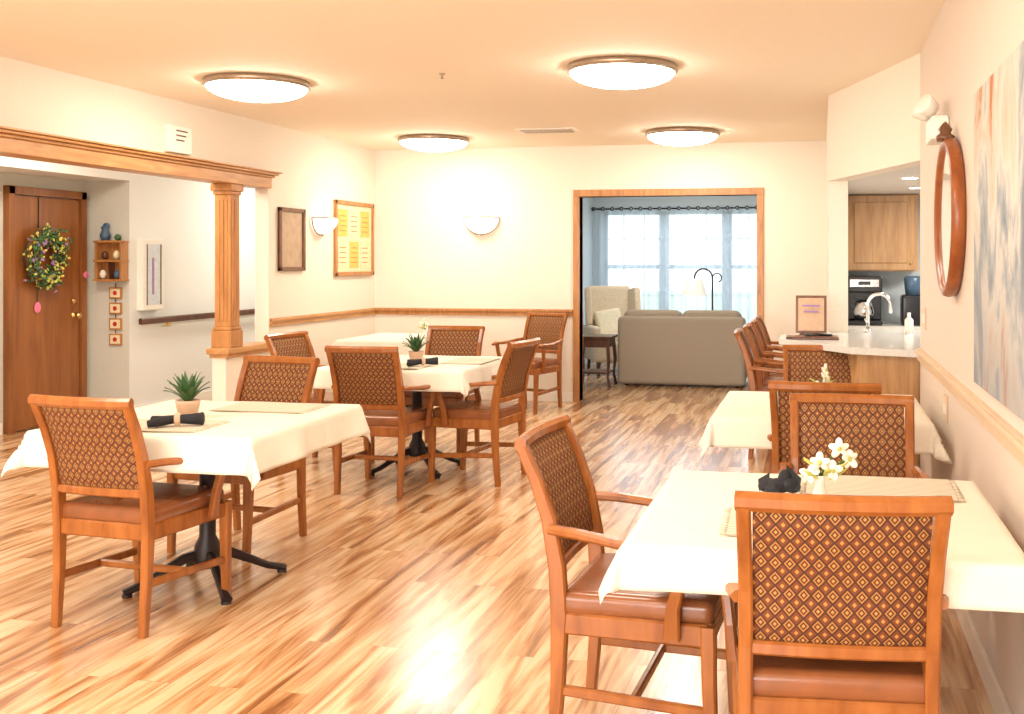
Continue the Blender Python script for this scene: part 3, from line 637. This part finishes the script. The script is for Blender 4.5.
for sx in (-1, 1):
    for sy in (-1, 1): b.sweep([(sx*0.185, sy*0.185, 0.5), (sx*0.20, sy*0.20, 0.3), (sx*0.185, sy*0.185, 0.12), (sx*0.21, sy*0.21, 0)], [0.04, 0.036, 0.026, 0.034], [0.04, 0.036, 0.026, 0.034], (1, 0, 0), M_dark)
b.obj('side_table', (-2.62, 12.2, 0))
b = MB()
b.lathe([(0, 0), (0.14, 0), (0.14, 0.02), (0.02, 0.04), (0.0, 0.04)], M_iron, 28)
pts = [(0, 0, 0.03), (0, 0, 1.0), (0, 0, 1.22)]+[(-0.12+0.12*math.cos(a), 0, 1.25+0.12*math.sin(a)) for a in [math.pi*i/10 for i in range(0, 11)]]+[(-0.24, 0, 1.22)]
b.tube(pts, 0.012, M_iron); b.tube([(0, 0, 1.1)]+[(0.06-0.06*math.cos(a), 0, 1.25+0.06*math.sin(a)) for a in [math.pi*i/8 for i in range(0, 12)]], 0.009, M_iron)
b.lathe([(0.10, 1.24), (0.17, 1.02)], M_shade, 28, Matrix.Translation((-0.24, 0, 0))); b.lathe([(0.0, 1.235), (0.10, 1.24)], M_shade, 28, Matrix.Translation((-0.24, 0, 0)))
b.obj('floor_lamp', (-1.40, 13.9, 0))
b = MB(); n = 520; x0, x1 = -3.26, 0.6; vs = []; fs = []
zs = [0.08, 0.6, 1.2, 1.8, 2.27]
for i in range(n+1):
    x = x0+(x1-x0)*i/n
    for z in zs: vs.append((x, 15.06+0.035*math.sin(x*2*math.pi/0.14)*(0.8+0.2*math.sin(x*5+z)), z))
m_ = len(zs)
for i in range(n):
    for j in range(m_-1): fs.append([i*m_+j, (i+1)*m_+j, (i+1)*m_+j+1, i*m_+j+1])
b.add(vs, fs, M_sheer, True)
b.tube([(-3.28, 15.06, 2.235), (0.7, 15.06, 2.235)], 0.012, M_iron, 10)
for i in range(28):
    x = x0+0.14*i
    b.lathe([(0.016, -0.006), (0.030, -0.006), (0.030, 0.006), (0.016, 0.006)], M_iron, 12, Matrix.Translation((x, 15.03, 2.235)) @ RX(90))
b.obj('sheer_curtain')

# ------------------------------------------------------------------ lights
def area(name, loc, rot, sx, sy, e, col):
    l = bpy.data.lights.new(name, 'AREA'); l.shape = 'RECTANGLE'; l.size = sx; l.size_y = sy; l.energy = e; l.color = col
    o = bpy.data.objects.new(name, l); o.location = loc; o.rotation_euler = [math.radians(a) for a in rot]; scene.collection.objects.link(o)
area('rear_fill', (-2.1, YR-0.3, 1.5), (90, 0, 0), 4.8, 1.9, 330, (1.0, 0.97, 0.92))  # fill lamp added behind the camera to brighten the room
area('daylight_sunroom', (-1.4, 15.7, 1.6), (-90, 0, 0), 3.6, 1.9, 48, (0.90, 0.96, 1.0))
area('kitchen_fill', (1.5, 8.0, 2.03), (0, 0, 0), 0.5, 0.5, 45, (1.0, 0.93, 0.82))  # added fill to brighten the cabinets, not one of the recessed fittings
w = bpy.data.worlds.new('World'); scene.world = w; w.use_nodes = True
bg = w.node_tree.nodes['Background']; bg.inputs[0].default_value = (0.82, 0.92, 1.0, 1); bg.inputs[1].default_value = 2.2

# ------------------------------------------------------------------ camera
cam = bpy.data.cameras.new('camera'); co = bpy.data.objects.new('camera', cam); scene.collection.objects.link(co)
cam.sensor_width = 36; cam.lens = 1050/1024*36; cam.shift_x = -108/1024; cam.shift_y = -95/1024
co.location = (0, 0, 1.46); co.rotation_euler = (math.radians(90), 0, math.atan(200/1050))
cam.clip_start = 0.05; scene.camera = co
